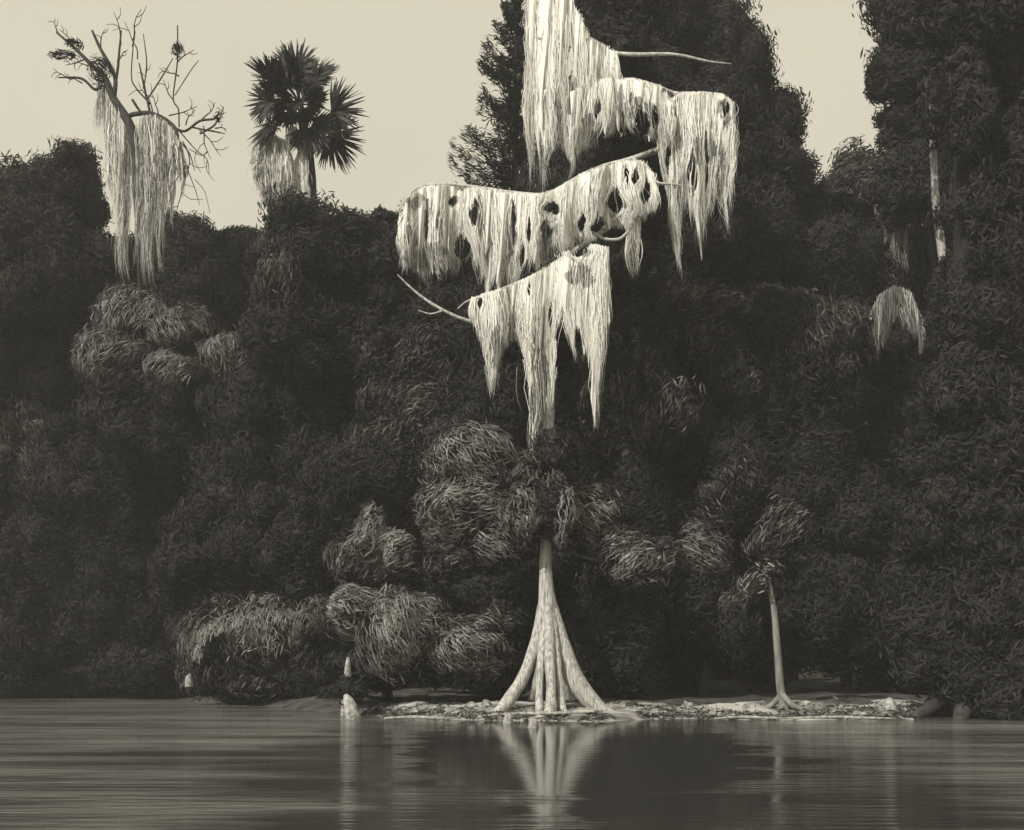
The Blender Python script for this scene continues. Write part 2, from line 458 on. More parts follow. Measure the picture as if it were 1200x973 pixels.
for y_ in np.arange(-25, 330, 2.1):
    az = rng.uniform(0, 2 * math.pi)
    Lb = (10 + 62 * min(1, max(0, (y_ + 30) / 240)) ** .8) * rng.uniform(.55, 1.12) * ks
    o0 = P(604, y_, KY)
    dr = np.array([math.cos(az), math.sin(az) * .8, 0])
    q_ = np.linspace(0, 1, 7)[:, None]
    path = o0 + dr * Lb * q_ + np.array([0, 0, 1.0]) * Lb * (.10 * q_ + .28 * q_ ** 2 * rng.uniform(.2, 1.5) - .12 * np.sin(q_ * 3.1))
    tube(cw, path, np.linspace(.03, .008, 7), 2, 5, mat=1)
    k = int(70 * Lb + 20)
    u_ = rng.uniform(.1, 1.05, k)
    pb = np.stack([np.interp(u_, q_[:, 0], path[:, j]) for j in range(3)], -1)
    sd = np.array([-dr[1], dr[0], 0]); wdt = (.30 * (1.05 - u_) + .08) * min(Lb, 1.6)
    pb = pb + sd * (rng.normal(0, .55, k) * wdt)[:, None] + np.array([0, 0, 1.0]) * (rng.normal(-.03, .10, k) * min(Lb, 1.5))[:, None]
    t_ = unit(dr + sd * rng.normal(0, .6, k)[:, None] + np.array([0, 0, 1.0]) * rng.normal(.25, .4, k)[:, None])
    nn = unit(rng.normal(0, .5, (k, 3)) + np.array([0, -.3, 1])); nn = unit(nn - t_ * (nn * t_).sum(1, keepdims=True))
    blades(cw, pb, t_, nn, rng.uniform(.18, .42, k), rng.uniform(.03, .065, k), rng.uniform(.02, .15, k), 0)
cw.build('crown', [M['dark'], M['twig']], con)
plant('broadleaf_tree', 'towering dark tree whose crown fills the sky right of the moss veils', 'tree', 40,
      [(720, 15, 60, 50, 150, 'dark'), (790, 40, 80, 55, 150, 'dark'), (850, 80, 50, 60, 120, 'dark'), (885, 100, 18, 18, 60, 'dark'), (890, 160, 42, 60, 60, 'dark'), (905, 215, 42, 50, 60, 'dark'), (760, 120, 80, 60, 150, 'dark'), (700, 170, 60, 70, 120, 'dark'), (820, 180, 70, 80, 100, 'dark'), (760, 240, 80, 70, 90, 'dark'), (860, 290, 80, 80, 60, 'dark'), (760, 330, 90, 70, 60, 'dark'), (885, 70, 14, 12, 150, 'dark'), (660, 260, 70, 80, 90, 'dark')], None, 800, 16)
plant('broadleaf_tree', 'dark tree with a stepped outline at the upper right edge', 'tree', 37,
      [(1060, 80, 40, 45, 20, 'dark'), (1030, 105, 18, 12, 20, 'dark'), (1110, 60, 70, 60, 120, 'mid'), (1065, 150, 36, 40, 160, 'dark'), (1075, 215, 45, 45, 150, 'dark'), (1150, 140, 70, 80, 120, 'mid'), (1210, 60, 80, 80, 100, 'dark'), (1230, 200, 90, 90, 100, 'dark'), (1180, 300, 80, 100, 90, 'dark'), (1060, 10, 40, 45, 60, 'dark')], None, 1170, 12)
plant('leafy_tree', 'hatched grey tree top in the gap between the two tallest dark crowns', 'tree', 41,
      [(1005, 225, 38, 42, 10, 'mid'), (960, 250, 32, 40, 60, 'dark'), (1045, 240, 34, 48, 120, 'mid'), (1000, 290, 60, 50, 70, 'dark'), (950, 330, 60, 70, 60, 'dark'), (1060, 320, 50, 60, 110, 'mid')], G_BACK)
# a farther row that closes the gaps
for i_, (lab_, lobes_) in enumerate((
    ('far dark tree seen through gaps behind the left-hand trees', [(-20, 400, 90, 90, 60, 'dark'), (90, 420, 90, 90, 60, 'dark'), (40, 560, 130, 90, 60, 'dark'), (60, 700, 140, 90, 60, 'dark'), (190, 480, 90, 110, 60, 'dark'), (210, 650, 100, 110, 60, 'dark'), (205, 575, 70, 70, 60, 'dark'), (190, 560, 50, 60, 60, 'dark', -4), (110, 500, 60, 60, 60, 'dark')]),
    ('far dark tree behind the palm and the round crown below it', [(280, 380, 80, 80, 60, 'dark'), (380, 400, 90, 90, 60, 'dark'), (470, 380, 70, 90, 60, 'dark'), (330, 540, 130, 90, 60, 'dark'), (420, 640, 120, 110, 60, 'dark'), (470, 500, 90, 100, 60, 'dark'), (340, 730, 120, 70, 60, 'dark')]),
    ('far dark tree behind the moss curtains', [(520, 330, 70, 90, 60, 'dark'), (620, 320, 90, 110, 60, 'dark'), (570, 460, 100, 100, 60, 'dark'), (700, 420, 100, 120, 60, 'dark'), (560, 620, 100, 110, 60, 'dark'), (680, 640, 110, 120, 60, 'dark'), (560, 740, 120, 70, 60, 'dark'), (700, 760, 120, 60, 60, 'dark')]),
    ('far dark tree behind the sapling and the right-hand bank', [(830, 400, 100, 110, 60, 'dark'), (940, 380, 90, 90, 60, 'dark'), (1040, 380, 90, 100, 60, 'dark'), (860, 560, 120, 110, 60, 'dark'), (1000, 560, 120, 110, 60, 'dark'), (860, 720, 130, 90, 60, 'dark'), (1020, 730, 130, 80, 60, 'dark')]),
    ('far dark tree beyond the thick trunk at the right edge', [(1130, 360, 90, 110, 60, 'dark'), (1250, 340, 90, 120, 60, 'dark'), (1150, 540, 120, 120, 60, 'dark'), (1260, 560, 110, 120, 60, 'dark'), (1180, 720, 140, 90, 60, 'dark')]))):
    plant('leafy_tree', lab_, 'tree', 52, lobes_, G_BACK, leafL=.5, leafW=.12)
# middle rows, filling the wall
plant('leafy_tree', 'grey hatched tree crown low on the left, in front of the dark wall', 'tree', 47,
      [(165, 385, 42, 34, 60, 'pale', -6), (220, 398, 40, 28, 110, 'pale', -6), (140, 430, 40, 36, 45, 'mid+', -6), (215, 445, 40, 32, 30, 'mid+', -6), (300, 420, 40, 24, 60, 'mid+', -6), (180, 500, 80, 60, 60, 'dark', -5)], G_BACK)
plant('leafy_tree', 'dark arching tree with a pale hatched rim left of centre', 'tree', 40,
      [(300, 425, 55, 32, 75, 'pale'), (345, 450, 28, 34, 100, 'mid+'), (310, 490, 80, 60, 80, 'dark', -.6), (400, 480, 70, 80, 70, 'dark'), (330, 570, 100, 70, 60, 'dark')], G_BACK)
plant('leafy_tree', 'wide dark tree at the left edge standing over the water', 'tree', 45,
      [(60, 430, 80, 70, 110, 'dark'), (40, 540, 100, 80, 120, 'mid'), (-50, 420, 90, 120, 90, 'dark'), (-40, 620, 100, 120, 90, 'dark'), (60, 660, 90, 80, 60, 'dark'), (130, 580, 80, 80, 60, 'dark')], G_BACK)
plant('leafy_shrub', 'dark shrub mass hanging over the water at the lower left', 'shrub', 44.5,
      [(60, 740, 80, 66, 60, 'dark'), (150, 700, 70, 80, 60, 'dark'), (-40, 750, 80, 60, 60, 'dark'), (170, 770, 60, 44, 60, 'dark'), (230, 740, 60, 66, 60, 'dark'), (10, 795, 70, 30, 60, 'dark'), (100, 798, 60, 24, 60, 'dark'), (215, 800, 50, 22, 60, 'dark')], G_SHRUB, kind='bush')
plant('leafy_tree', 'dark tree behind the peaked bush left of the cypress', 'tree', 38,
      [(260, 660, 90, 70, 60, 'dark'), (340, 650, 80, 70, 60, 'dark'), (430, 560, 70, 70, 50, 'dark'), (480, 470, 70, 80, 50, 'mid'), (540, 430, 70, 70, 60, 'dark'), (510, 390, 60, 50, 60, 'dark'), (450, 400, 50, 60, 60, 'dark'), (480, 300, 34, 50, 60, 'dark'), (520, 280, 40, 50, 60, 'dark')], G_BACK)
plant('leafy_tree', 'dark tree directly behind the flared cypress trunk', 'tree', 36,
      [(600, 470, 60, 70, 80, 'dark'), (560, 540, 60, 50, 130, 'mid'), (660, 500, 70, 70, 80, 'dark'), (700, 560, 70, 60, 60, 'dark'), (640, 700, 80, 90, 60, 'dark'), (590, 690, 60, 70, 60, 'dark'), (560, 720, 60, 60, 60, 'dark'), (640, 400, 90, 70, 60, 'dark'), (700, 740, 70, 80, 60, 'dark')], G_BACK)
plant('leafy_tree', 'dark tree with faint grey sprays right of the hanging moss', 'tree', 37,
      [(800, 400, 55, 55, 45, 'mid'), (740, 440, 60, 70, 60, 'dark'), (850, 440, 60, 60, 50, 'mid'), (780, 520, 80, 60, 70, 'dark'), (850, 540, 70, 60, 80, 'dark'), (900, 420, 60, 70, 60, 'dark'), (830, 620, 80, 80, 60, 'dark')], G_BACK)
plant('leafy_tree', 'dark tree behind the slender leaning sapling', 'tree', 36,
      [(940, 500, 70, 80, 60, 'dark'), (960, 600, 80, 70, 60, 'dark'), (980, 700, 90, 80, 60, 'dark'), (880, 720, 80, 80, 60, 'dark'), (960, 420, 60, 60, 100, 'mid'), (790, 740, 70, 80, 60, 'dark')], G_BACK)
plant('leafy_tree', 'dark tree at the right edge, behind the thick trunk', 'tree', 38,
      [(1050, 430, 60, 70, 60, 'dark'), (1040, 540, 70, 80, 60, 'dark'), (1060, 650, 80, 80, 60, 'dark'), (1150, 450, 90, 90, 60, 'dark'), (1150, 600, 90, 100, 60, 'dark'), (1220, 400, 80, 100, 60, 'dark'), (1230, 560, 90, 100, 60, 'dark'), (1200, 720, 100, 100, 60, 'dark'), (1080, 750, 90, 80, 60, 'dark')], G_BACK)

# shrubs on the bank, nearer than the wall
plant('mounded_shrub', 'low rounded grey shrub overhanging the water left of the white stumps', 'shrub', 38,
      [(275, 765, 58, 46, 72, 'pale'), (335, 750, 52, 48, 80, 'mid+'), (370, 735, 34, 36, 65, 'mid+'), (310, 795, 74, 28, 60, 'mid'), (365, 800, 40, 24, 60, 'dark'), (395, 815, 24, 14, 60, 'dark', -3), (235, 785, 28, 26, 60, 'mid')], G_SHRUB, kind='bush')
plant('peaked_shrub', 'pointed pale shrub rising behind the white stumps', 'shrub', 33,
      [(437, 632, 22, 34, 65, 'pale'), (425, 660, 30, 32, 50, 'pale'), (468, 655, 34, 30, 25, 'pale'), (450, 690, 50, 26, 160, 'dark')], G_SHRUB, kind='bush', trunk=445)
plant('mounded_shrub', 'bright hatched shrub directly above the white stumps', 'shrub', 31.5,
      [(468, 745, 38, 48, 100, 'pale+', -.5), (420, 720, 36, 30, 150, 'pale'), (505, 740, 34, 36, 125, 'mid+'), (440, 785, 60, 24, 70, 'dark'), (412, 808, 15, 10, 60, 'dark', -1.6)], G_SHRUB, kind='bush')
plant('mounded_shrub', 'grey shrub with slanting leaves between the bright shrub and the cypress', 'shrub', 31,
      [(560, 760, 46, 36, 135, 'pale'), (590, 735, 26, 26, 150, 'mid'), (535, 785, 46, 24, 60, 'mid'), (585, 795, 30, 24, 50, 'dark')], G_SHRUB, kind='bush')
plant('leafy_shrub', 'grey leafy shrub right of the cypress roots', 'shrub', 32.5,
      [(740, 690, 44, 42, 80, 'mid'), (720, 740, 50, 50, 60, 'dark'), (770, 660, 30, 30, 30, 'mid')], G_SHRUB, kind='bush')
plant('leafy_shrub', 'grey shrub with long drooping leaves between the cypress and the sapling', 'shrub', 33,
      [(822, 655, 34, 36, 140, 'mid+'), (835, 600, 36, 36, 120, 'mid'), (800, 700, 44, 44, 60, 'dark'), (845, 720, 44, 50, 60, 'mid'), (860, 560, 34, 34, 110, 'mid')], G_SHRUB, kind='bush')

# ------------------------------------------------------------------ the flared cypress in the middle
CY = 29.6
base = P(642, 0, CY); base[2] = .05
cyp = thing('bald_cypress', 'bald cypress with a flared pale trunk on splayed roots at the water edge', 'tree', base)
mb = MB()
pxtube(mb, CY, [(643, 792, 3), (643, 780, 7), (643, 765, 11), (643, 745, 13), (642, 715, 11.5), (640, 685, 8.5), (639, 655, 7), (640, 625, 6.3, .1), (640, 580, 6, .7), (643, 530, 5, 1.6), (646, 470, 4, 2.4), (646, 430, 2, 2.8)], 9, 20, .07)
mb.build('trunk', M['palebark'], cyp)
for pts in ([(640, 680, 3, 0), (637, 712, 7, -.1), (629, 752, 8, -.3), (616, 788, 7.5, -.55), (601, 814, 7.5, -.8), (585, 834, 7, -1.0), (566, 842, 4, -1.1)],
            [(641, 690, 2, -.05), (639, 730, 6, -.28), (634, 775, 5, -.75), (632, 812, 4.5, -.95), (631, 836, 5.5, -1.2), (614, 844, 4, -1.5)],
            [(641, 685, 2, -.05), (643, 725, 6, -.3), (644, 770, 6.5, -.8), (646, 812, 6, -1.15), (643, 838, 7.5, -1.5), (618, 848, 5, -1.9)],
            [(642, 690, 2, -.05), (647, 730, 6, -.25), (653, 775, 5, -.7), (657, 812, 4.5, -.9), (661, 836, 5.5, -1.2), (678, 846, 4, -1.5)],
            [(641, 680, 3, 0), (647, 712, 7, 0), (657, 752, 10, -.2), (670, 790, 11.5, -.4), (686, 814, 12, -.5), (704, 832, 10, -.6), (726, 840, 4, -.8)],
            [(641, 690, 2, .1), (640, 720, 7, .3), (635, 775, 6, .8), (624, 820, 5, 1.4), (618, 830, 4, 1.8)],
            [(641, 690, 2, .1), (645, 720, 7, .3), (654, 775, 6, .9), (668, 820, 5, 1.4), (676, 830, 4, 1.8)]):
    r_ = MB(); pxtube(r_, CY, pts, 8, 12, .12); r_.build('root', M['palebark'], cyp)
bough = MB()
for q in [(545, 600, 44, 38, 8, 'pale'), (585, 640, 34, 40, 140, 'pale'), (540, 655, 40, 30, 40, 'mid'), (612, 610, 20, 30, 100, 'mid+'), (560, 545, 48, 36, 120, 'mid+'), (664, 608, 18, 34, 75, 'pale'), (695, 610, 40, 36, 140, 'pale'), (722, 640, 32, 26, 25, 'pale'), (640, 585, 26, 34, 110, 'mid'), (628, 565, 28, 22, 90, 'mid'), (645, 532, 24, 26, 100, 'mid'), (740, 665, 30, 26, 30, 'mid+'), (530, 620, 34, 26, 160, 'mid+')]:
    px, py, rx, ry, ang, tone = q
    yy = CY + (.9 if abs(px - 645) > 40 else -.1) + rng.uniform(-.3, .3); s = yy / F; c = P(px, py, yy)
    rad3 = np.array([rx * s, .45 * (rx + ry) * s, ry * s])
    foliage(bough, c, rad3, ang, tone, .34, .9)
    tube(bough, [P(641, py - 25, CY), (P(641, py - 20, CY) + c) / 2, c], [.06, .05, .02], 3, 6, mat=1)
bough.build('crown', [M['dark'], M['twig'], M['mid'], M['pale']], cyp)  # twig slot colours the dark crown cores, painted inner shade

# ------------------------------------------------------------------ the moss-draped limbs
LY = 31.0
base = P(745, 0, 33.5); base[2] = .15
oak = thing('old_cypress', 'old cypress with twisted silvery limbs loaded with pale hanging moss', 'tree', base)
mb = MB()
pxtube(mb, 33.5, [(745, 835, 17), (742, 700, 14), (735, 500, 12), (722, 330, 11), (735, 200, 10), (745, 60, 8), (750, -40, 6)], 6, 12)
mb.build('trunk', M['bark'], oak)
lf = MB()
for (px, py, rx, ry, a_, tn) in ((735, 330, 40, 50, 60, 'dark'), (725, 420, 44, 56, 60, 'dark'), (745, 500, 50, 56, 70, 'mid'), (735, 590, 46, 56, 60, 'dark'), (752, 670, 40, 56, 60, 'mid'), (735, 770, 44, 50, 60, 'dark'), (745, 235, 46, 50, 60, 'dark'), (748, 150, 40, 40, 120, 'dark'), (735, 60, 46, 46, 150, 'dark'), (745, 0, 46, 40, 150, 'dark')):
    s = 32.9 / F; foliage(lf, P(px, py, 32.9), np.array([rx * s, .45 * (rx + ry) * s, ry * s]), a_, tn)
lf.build('crown', [M['dark'], M['twig'], M['mid'], M['pale']], oak)  # twig slot colours the dark crown cores, painted inner shade
LIMBS = [
    [(735, 230, 6, 2.5), (728, 252, 5, .2), (700, 276, 4.2, -.4), (660, 302, 3.6, -.6), (620, 326, 3, -.6), (585, 340, 2.4, -.5), (550, 352, 1.5, -.4), (536, 362, .8, -.3)],
    [(720, 330, 6, 2.4), (640, 388, 4.5, .9), (590, 384, 3.4, .1), (548, 376, 3, -.2), (520, 364, 2.6, -.3), (497, 350, 2.2, -.3), (480, 336, 1.6, -.3), (466, 322, .8, -.3)],
    [(520, 364, 1.8, -.3), (505, 368, 1.4, -.4), (490, 364, .7, -.4)],
    [(735, 200, 7, 2.4), (770, 176, 4.5, .3), (742, 186, 4.5, -.1), (700, 198, 4.4, -.2), (668, 214, 4, -.2), (640, 228, 3.5, -.2), (600, 226, 3.2, -.1), (560, 220, 3, -.1), (520, 216, 2.4, -.1), (490, 220, 1.6, 0), (476, 236, 1, 0)],
    [(742, 186, 3, -.2), (757, 200, 3, -.5), (770, 214, 2.6, -.6), (788, 216, 2, -.6), (806, 219, 1, -.6)],
    [(757, 200, 3, -.5), (768, 222, 3.4, -.8), (768, 242, 3.4, -.8), (752, 250, 3.2, -.8), (738, 246, 3, -.7), (728, 252, 3, -.6), (706, 268, 3, -.7)],
    [(740, 250, 2.6, -.7), (738, 268, 2.8, -.8), (726, 280, 2.8, -.8), (708, 280, 2.6, -.8), (694, 272, 2, -.7)],
    [(745, 120, 7, 2.3), (790, 110, 4, .2), (800, 116, 3.4, 0), (830, 130, 3, -.1), (850, 140, 2.4, -.2), (858, 156, 1.4, -.2)],
    [(790, 110, 3.6, .2), (765, 100, 3.2, -.1), (735, 94, 2.8, -.2), (706, 94, 2.4, -.2), (682, 106, 2, -.2), (650, 120, 1, -.2)],
    [(800, 116, 3, 0), (786, 140, 3.2, -.2), (780, 160, 3, -.2), (768, 178, 3, -.2)],
    [(745, 70, 6, 2.3), (700, 62, 4, .3), (660, 52, 3.2, -.2), (630, 44, 2, -.2)],
    [(745, -10, 5, 2.3), (690, -18, 3.6, .2), (650, -26, 2.6, 0), (612, -32, 1.4, 0)],
    [(700, 62, 3.6, .3), (745, 64, 3.4, -.3), (790, 64, 2.6, -.4), (830, 72, 1.8, -.4), (857, 75, .8, -.4)],
]
for L_ in LIMBS:
    mb = MB(); pxtube(mb, LY, [(q[0], q[1], q[2] * .7, *q[3:]) for q in L_], 6, 8, .12); mb.build('limb', M['limb'], oak)

def moss(name, label, Y, top, bot, nstr, holes=(), w=.045, tones=(.86, .11, .03), fold=.22, fk=.055, full=.35, spread=1.0, group='moss curtains on the old cypress', sheet=True, dark=()):
    """a curtain of tufts of hanging strands; top: limb line (px,py); bot: lower edge (px,py); dark: patches where shading is painted on in greyer moss colours"""
    top = np.array(top, float); bot = np.array(bot, float)
    s = Y / F
    cum = np.concatenate([[0], np.cumsum(np.linalg.norm(np.diff(top, axis=0), axis=1))])
    mb = MB()
    ph = rng.uniform(0, 6.28, 3)
    def foldY(x, y):
        return Y + fold * (.6 * np.sin(x * fk + ph[0] + .25 * np.sin(y * .03)) + .4 * np.sin(x * fk * 2.7 + ph[1])) - .0016 * (y - top[:, 1].min())
    def inside(x, y, spots, grow=1.0):
        r = np.zeros(np.shape(x), bool)
        for hx, hy, a, b_ in spots:
            th = np.arctan2((y - hy) / b_, (x - hx) / a)
            k = 1 + .45 * np.sin(th * 2 + hx) + .3 * np.sin(th * 3 + hy) + .25 * np.sin(th * 7 + hy)
            r |= ((x - hx) / a) ** 2 + ((y - hy) / b_) ** 2 < k * grow
        return r
    nstr = int(nstr * 4.4); w = w * .42
    K = 16
    nt = max(3, int(cum[-1] / 4.5))
    tu = (np.arange(nt) + rng.uniform(0, 1, nt)) / nt * cum[-1]
    tfrac = np.where(rng.random(nt) < .45, rng.uniform(.9, 1.03, nt), rng.uniform(full, .95, nt))
    tlay = rng.uniform(-.22, .06, nt) + .18 * (tfrac - .7) ; tlean = rng.normal(0, 2.5, nt); tw = rng.uniform(2.5, 8, nt) * spread; tlate = np.where(rng.random(nt) < .35, rng.uniform(.05, .55, nt), 0)
    ti = rng.integers(0, nt, nstr)
    u = np.clip(tu[ti] + rng.normal(0, 1, nstr) * tw[ti], 0, cum[-1])
    xt = np.interp(u, cum, top[:, 0]); yt = np.interp(u, cum, top[:, 1])
    xc = np.interp(tu[ti], cum, top[:, 0])
    h = np.maximum(np.interp(.35 * xt + .65 * xc, bot[:, 0], bot[:, 1]) - yt, 4)
    y0 = yt + tlate[ti] * h + np.where(rng.random(nstr) < .3, rng.uniform(0, .5, nstr) * h, 0) - rng.uniform(0, 3.0, nstr)
    frac = tfrac[ti] * np.where(rng.random(nstr) < .55, 1.0, rng.uniform(.5, 1.0, nstr)) + rng.normal(0, .05, nstr)
    y1 = np.maximum(y0 + 6, np.minimum(yt + h * 1.08, yt + h * frac))
    tt = np.linspace(0, 1, K)[None]
    y = y0[:, None] + (y1 - y0)[:, None] * tt
    prog = np.clip((y - yt[:, None]) / h[:, None], 0, 1)
    bul = .9 * np.sin(prog * math.pi) - 1.0 * prog ** 1.5         # swell, then draw in to the tip
    x = xt[:, None] + (xt - xc)[:, None] * bul * .8 + tlean[ti][:, None] * prog
    amp = rng.uniform(.4, 1.0, nstr)[:, None] * np.where(rng.random(nstr) < .25, 3, 1)[:, None]
    stray = rng.random(nstr) < .07
    amp = np.where(stray[:, None], rng.uniform(3, 6, nstr)[:, None], amp)
    x = x + 3.0 * np.sin(y * .045 + xt[:, None] * .05 + ph[2]) * prog + amp * np.sin(y * rng.uniform(.05, .18, nstr)[:, None] + rng.uniform(0, 6, nstr)[:, None]) + rng.normal(0, 1.2, nstr)[:, None] * tt
    for hx, hy, a_, b_ in holes:                    # strands part round an opening
        x = x + np.sign(x.mean(1, keepdims=True) - hx) * a_ * (rng.uniform(.45, 1.15, nstr) * (rng.random(nstr) > .12))[:, None] * np.exp(-((y - hy) / b_) ** 2 * 1.3) * np.exp(-((x - hx) / (a_ * 1.3)) ** 2)
    yy = foldY(x, y) + tlay[ti][:, None] - .22 * np.sin(prog * math.pi) * rng.uniform(.3, 1, nstr)[:, None] + rng.uniform(-.05, .05, nstr)[:, None]
    wd = (w * rng.uniform(.5, 1.4, nstr))[:, None] * np.interp(tt[0], [0, .1, .55, 1], [.6, 1, .8, .06])[None] * (1 + .3 * np.sin(y * .11 + xt[:, None]))
    slope = fold * fk * (.6 * np.cos(x * fk + ph[0]) + .4 * 2.7 * np.cos(x * fk * 2.7 + ph[1])) / s
    a = np.arctan(slope) + .25 * (xt - xc)[:, None] / 6 + rng.normal(0, .3, nstr)[:, None]
    c = np.stack([(x - CX) * yy / F, yy, CAMH - (y - HZ) * yy / F], -1)
    dv = np.stack([np.cos(a), np.sin(a), np.zeros_like(a)], -1) * (wd * .5)[..., None]
    v = np.stack([c - dv, c + dv], 2)              # n,K,2,3
    i = np.arange(nstr)[:, None] * K * 2 + np.arange(K - 1)[None] * 2
    f = np.stack([i, i + 1, i + 3, i + 2], -1)
    hol = inside(x, y, holes, .75)
    ok = ~((hol[:, :-1] | hol[:, 1:]) & (rng.random(nstr) < .96)[:, None])
    r = rng.random(nstr)
    mid_ = np.where(r < tones[0], 0, np.where(r < tones[0] + tones[1], 1, 2))
    mids = np.repeat(mid_[:, None], K - 1, 1)
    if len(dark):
        dk = inside(x, y, dark)[:, :-1] & (rng.random(nstr) < .8)[:, None]  # shading painted on as grey and dark stretches of strand
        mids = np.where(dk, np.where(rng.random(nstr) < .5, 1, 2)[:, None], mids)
    f2 = f[ok]; m2 = mids[ok]
    mb.add(v.reshape(-1, 3), np.zeros((0, 4), int))
    off = mb.n - len(v.reshape(-1, 3))
    mb.f.append(f2 + off); mb.m.append(m2); mb.sm.append(np.full(len(f2), True))
    if sheet:                                     # matted tangle behind the strands
        nx, ny = 110, 60
        U, V = np.meshgrid(np.linspace(0, cum[-1], nx), np.linspace(0, 1, ny), indexing='ij')
        xg = np.interp(U, cum, top[:, 0]); yg0 = np.interp(U, cum, top[:, 1]); yg1 = yg0 + (np.interp(xg, bot[:, 0], bot[:, 1]) - yg0) * (.70 + .14 * np.sin(xg * .4) + .12 * np.sin(xg * .83 + 1))
        yg = yg0 + (yg1 - yg0) * V
        xg = xg + 3.0 * np.sin(yg * .045 + xg * .05 + ph[2]) * V
        dz = foldY(xg, yg) - .13 - .12 * np.sin(V * math.pi) + .05 * noise(np.stack([xg * .09, yg * .02, xg * 0 + ph[0]], -1), 1.0) + .06 * np.sin(xg * .33 + yg * .02) + .05 * np.sin(xg * .71 + yg * .05) + .02 * np.sin(xg * 1.9 + yg * .11)
        vg = np.stack([(xg - CX) * dz / F, dz, CAMH - (yg - HZ) * dz / F], -1)
        i, j = np.meshgrid(np.arange(nx - 1), np.arange(ny - 1), indexing='ij')
        q = i * ny + j
        fg = np.stack([q, q + ny, q + ny + 1, q + 1], -1)
        hole = inside(xg, yg, holes, 1.1)
        okf = ~(hole[:-1, :-1] | hole[1:, :-1] | hole[1:, 1:] | hole[:-1, 1:])
        mb.add(vg, fg[okf], 0, True)
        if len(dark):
            mb.m[-1] = np.where(inside(xg, yg, dark)[:-1, :-1][okf], 1, 0)  # same painted shading carried onto the sheet
    b0 = P(top[0][0], top[:, 1].min(), Y)
    o = mb.build(name, [M['moss'], M['mossgrey'], M['mossdark']], None, b0)
    return tag(o, label, 'moss', group)

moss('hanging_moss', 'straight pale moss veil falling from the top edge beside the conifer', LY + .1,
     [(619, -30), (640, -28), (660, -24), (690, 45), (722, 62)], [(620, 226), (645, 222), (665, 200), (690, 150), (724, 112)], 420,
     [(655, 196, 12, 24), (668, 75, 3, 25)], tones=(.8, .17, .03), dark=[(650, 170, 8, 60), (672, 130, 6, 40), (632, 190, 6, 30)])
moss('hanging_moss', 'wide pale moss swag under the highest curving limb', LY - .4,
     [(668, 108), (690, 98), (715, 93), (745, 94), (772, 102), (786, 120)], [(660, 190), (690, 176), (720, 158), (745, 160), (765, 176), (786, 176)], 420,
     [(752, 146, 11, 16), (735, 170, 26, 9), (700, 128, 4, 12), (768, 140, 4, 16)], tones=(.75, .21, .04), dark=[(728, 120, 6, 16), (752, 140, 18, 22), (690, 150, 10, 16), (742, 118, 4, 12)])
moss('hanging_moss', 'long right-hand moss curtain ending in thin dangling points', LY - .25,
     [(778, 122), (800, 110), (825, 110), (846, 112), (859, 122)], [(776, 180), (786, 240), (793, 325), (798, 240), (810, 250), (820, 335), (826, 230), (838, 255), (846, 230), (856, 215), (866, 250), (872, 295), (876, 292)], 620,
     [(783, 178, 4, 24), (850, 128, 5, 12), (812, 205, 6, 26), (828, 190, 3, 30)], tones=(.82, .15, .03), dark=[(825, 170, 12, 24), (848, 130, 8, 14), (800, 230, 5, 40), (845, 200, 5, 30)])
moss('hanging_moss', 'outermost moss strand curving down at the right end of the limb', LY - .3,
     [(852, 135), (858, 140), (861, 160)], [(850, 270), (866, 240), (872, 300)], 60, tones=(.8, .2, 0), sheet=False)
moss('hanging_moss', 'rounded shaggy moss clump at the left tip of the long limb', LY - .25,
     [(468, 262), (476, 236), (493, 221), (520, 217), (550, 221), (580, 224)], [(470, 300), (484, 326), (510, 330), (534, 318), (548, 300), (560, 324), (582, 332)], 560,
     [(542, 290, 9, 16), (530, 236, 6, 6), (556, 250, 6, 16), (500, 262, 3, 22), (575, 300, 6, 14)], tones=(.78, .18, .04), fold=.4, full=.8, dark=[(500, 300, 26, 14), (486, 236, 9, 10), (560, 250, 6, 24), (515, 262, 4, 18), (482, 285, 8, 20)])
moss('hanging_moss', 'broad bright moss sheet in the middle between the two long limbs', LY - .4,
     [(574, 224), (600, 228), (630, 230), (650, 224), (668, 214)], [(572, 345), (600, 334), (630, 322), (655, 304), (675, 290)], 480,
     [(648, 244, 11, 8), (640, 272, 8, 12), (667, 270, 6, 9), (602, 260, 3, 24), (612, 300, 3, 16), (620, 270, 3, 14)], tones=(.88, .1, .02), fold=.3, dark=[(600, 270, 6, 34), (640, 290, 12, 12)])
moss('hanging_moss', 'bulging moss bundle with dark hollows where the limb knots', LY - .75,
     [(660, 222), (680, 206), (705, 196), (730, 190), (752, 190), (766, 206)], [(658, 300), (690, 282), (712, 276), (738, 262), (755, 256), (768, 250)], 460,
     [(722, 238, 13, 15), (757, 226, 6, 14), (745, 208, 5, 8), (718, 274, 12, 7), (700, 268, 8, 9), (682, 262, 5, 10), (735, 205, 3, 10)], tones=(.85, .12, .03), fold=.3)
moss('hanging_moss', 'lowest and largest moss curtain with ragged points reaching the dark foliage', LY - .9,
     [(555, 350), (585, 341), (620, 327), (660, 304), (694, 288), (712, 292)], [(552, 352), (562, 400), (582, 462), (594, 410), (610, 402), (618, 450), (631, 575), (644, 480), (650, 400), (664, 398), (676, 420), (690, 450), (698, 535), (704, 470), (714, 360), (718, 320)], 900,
     [(600, 425, 10, 24), (660, 415, 9, 40), (678, 405, 5, 18), (620, 338, 3, 8), (563, 355, 4, 6), (680, 296, 14, 6), (645, 370, 3, 14)], tones=(.88, .1, .02), fold=.3, dark=[(634, 470, 12, 90), (585, 410, 8, 30), (680, 320, 14, 16), (600, 380, 4, 24)])
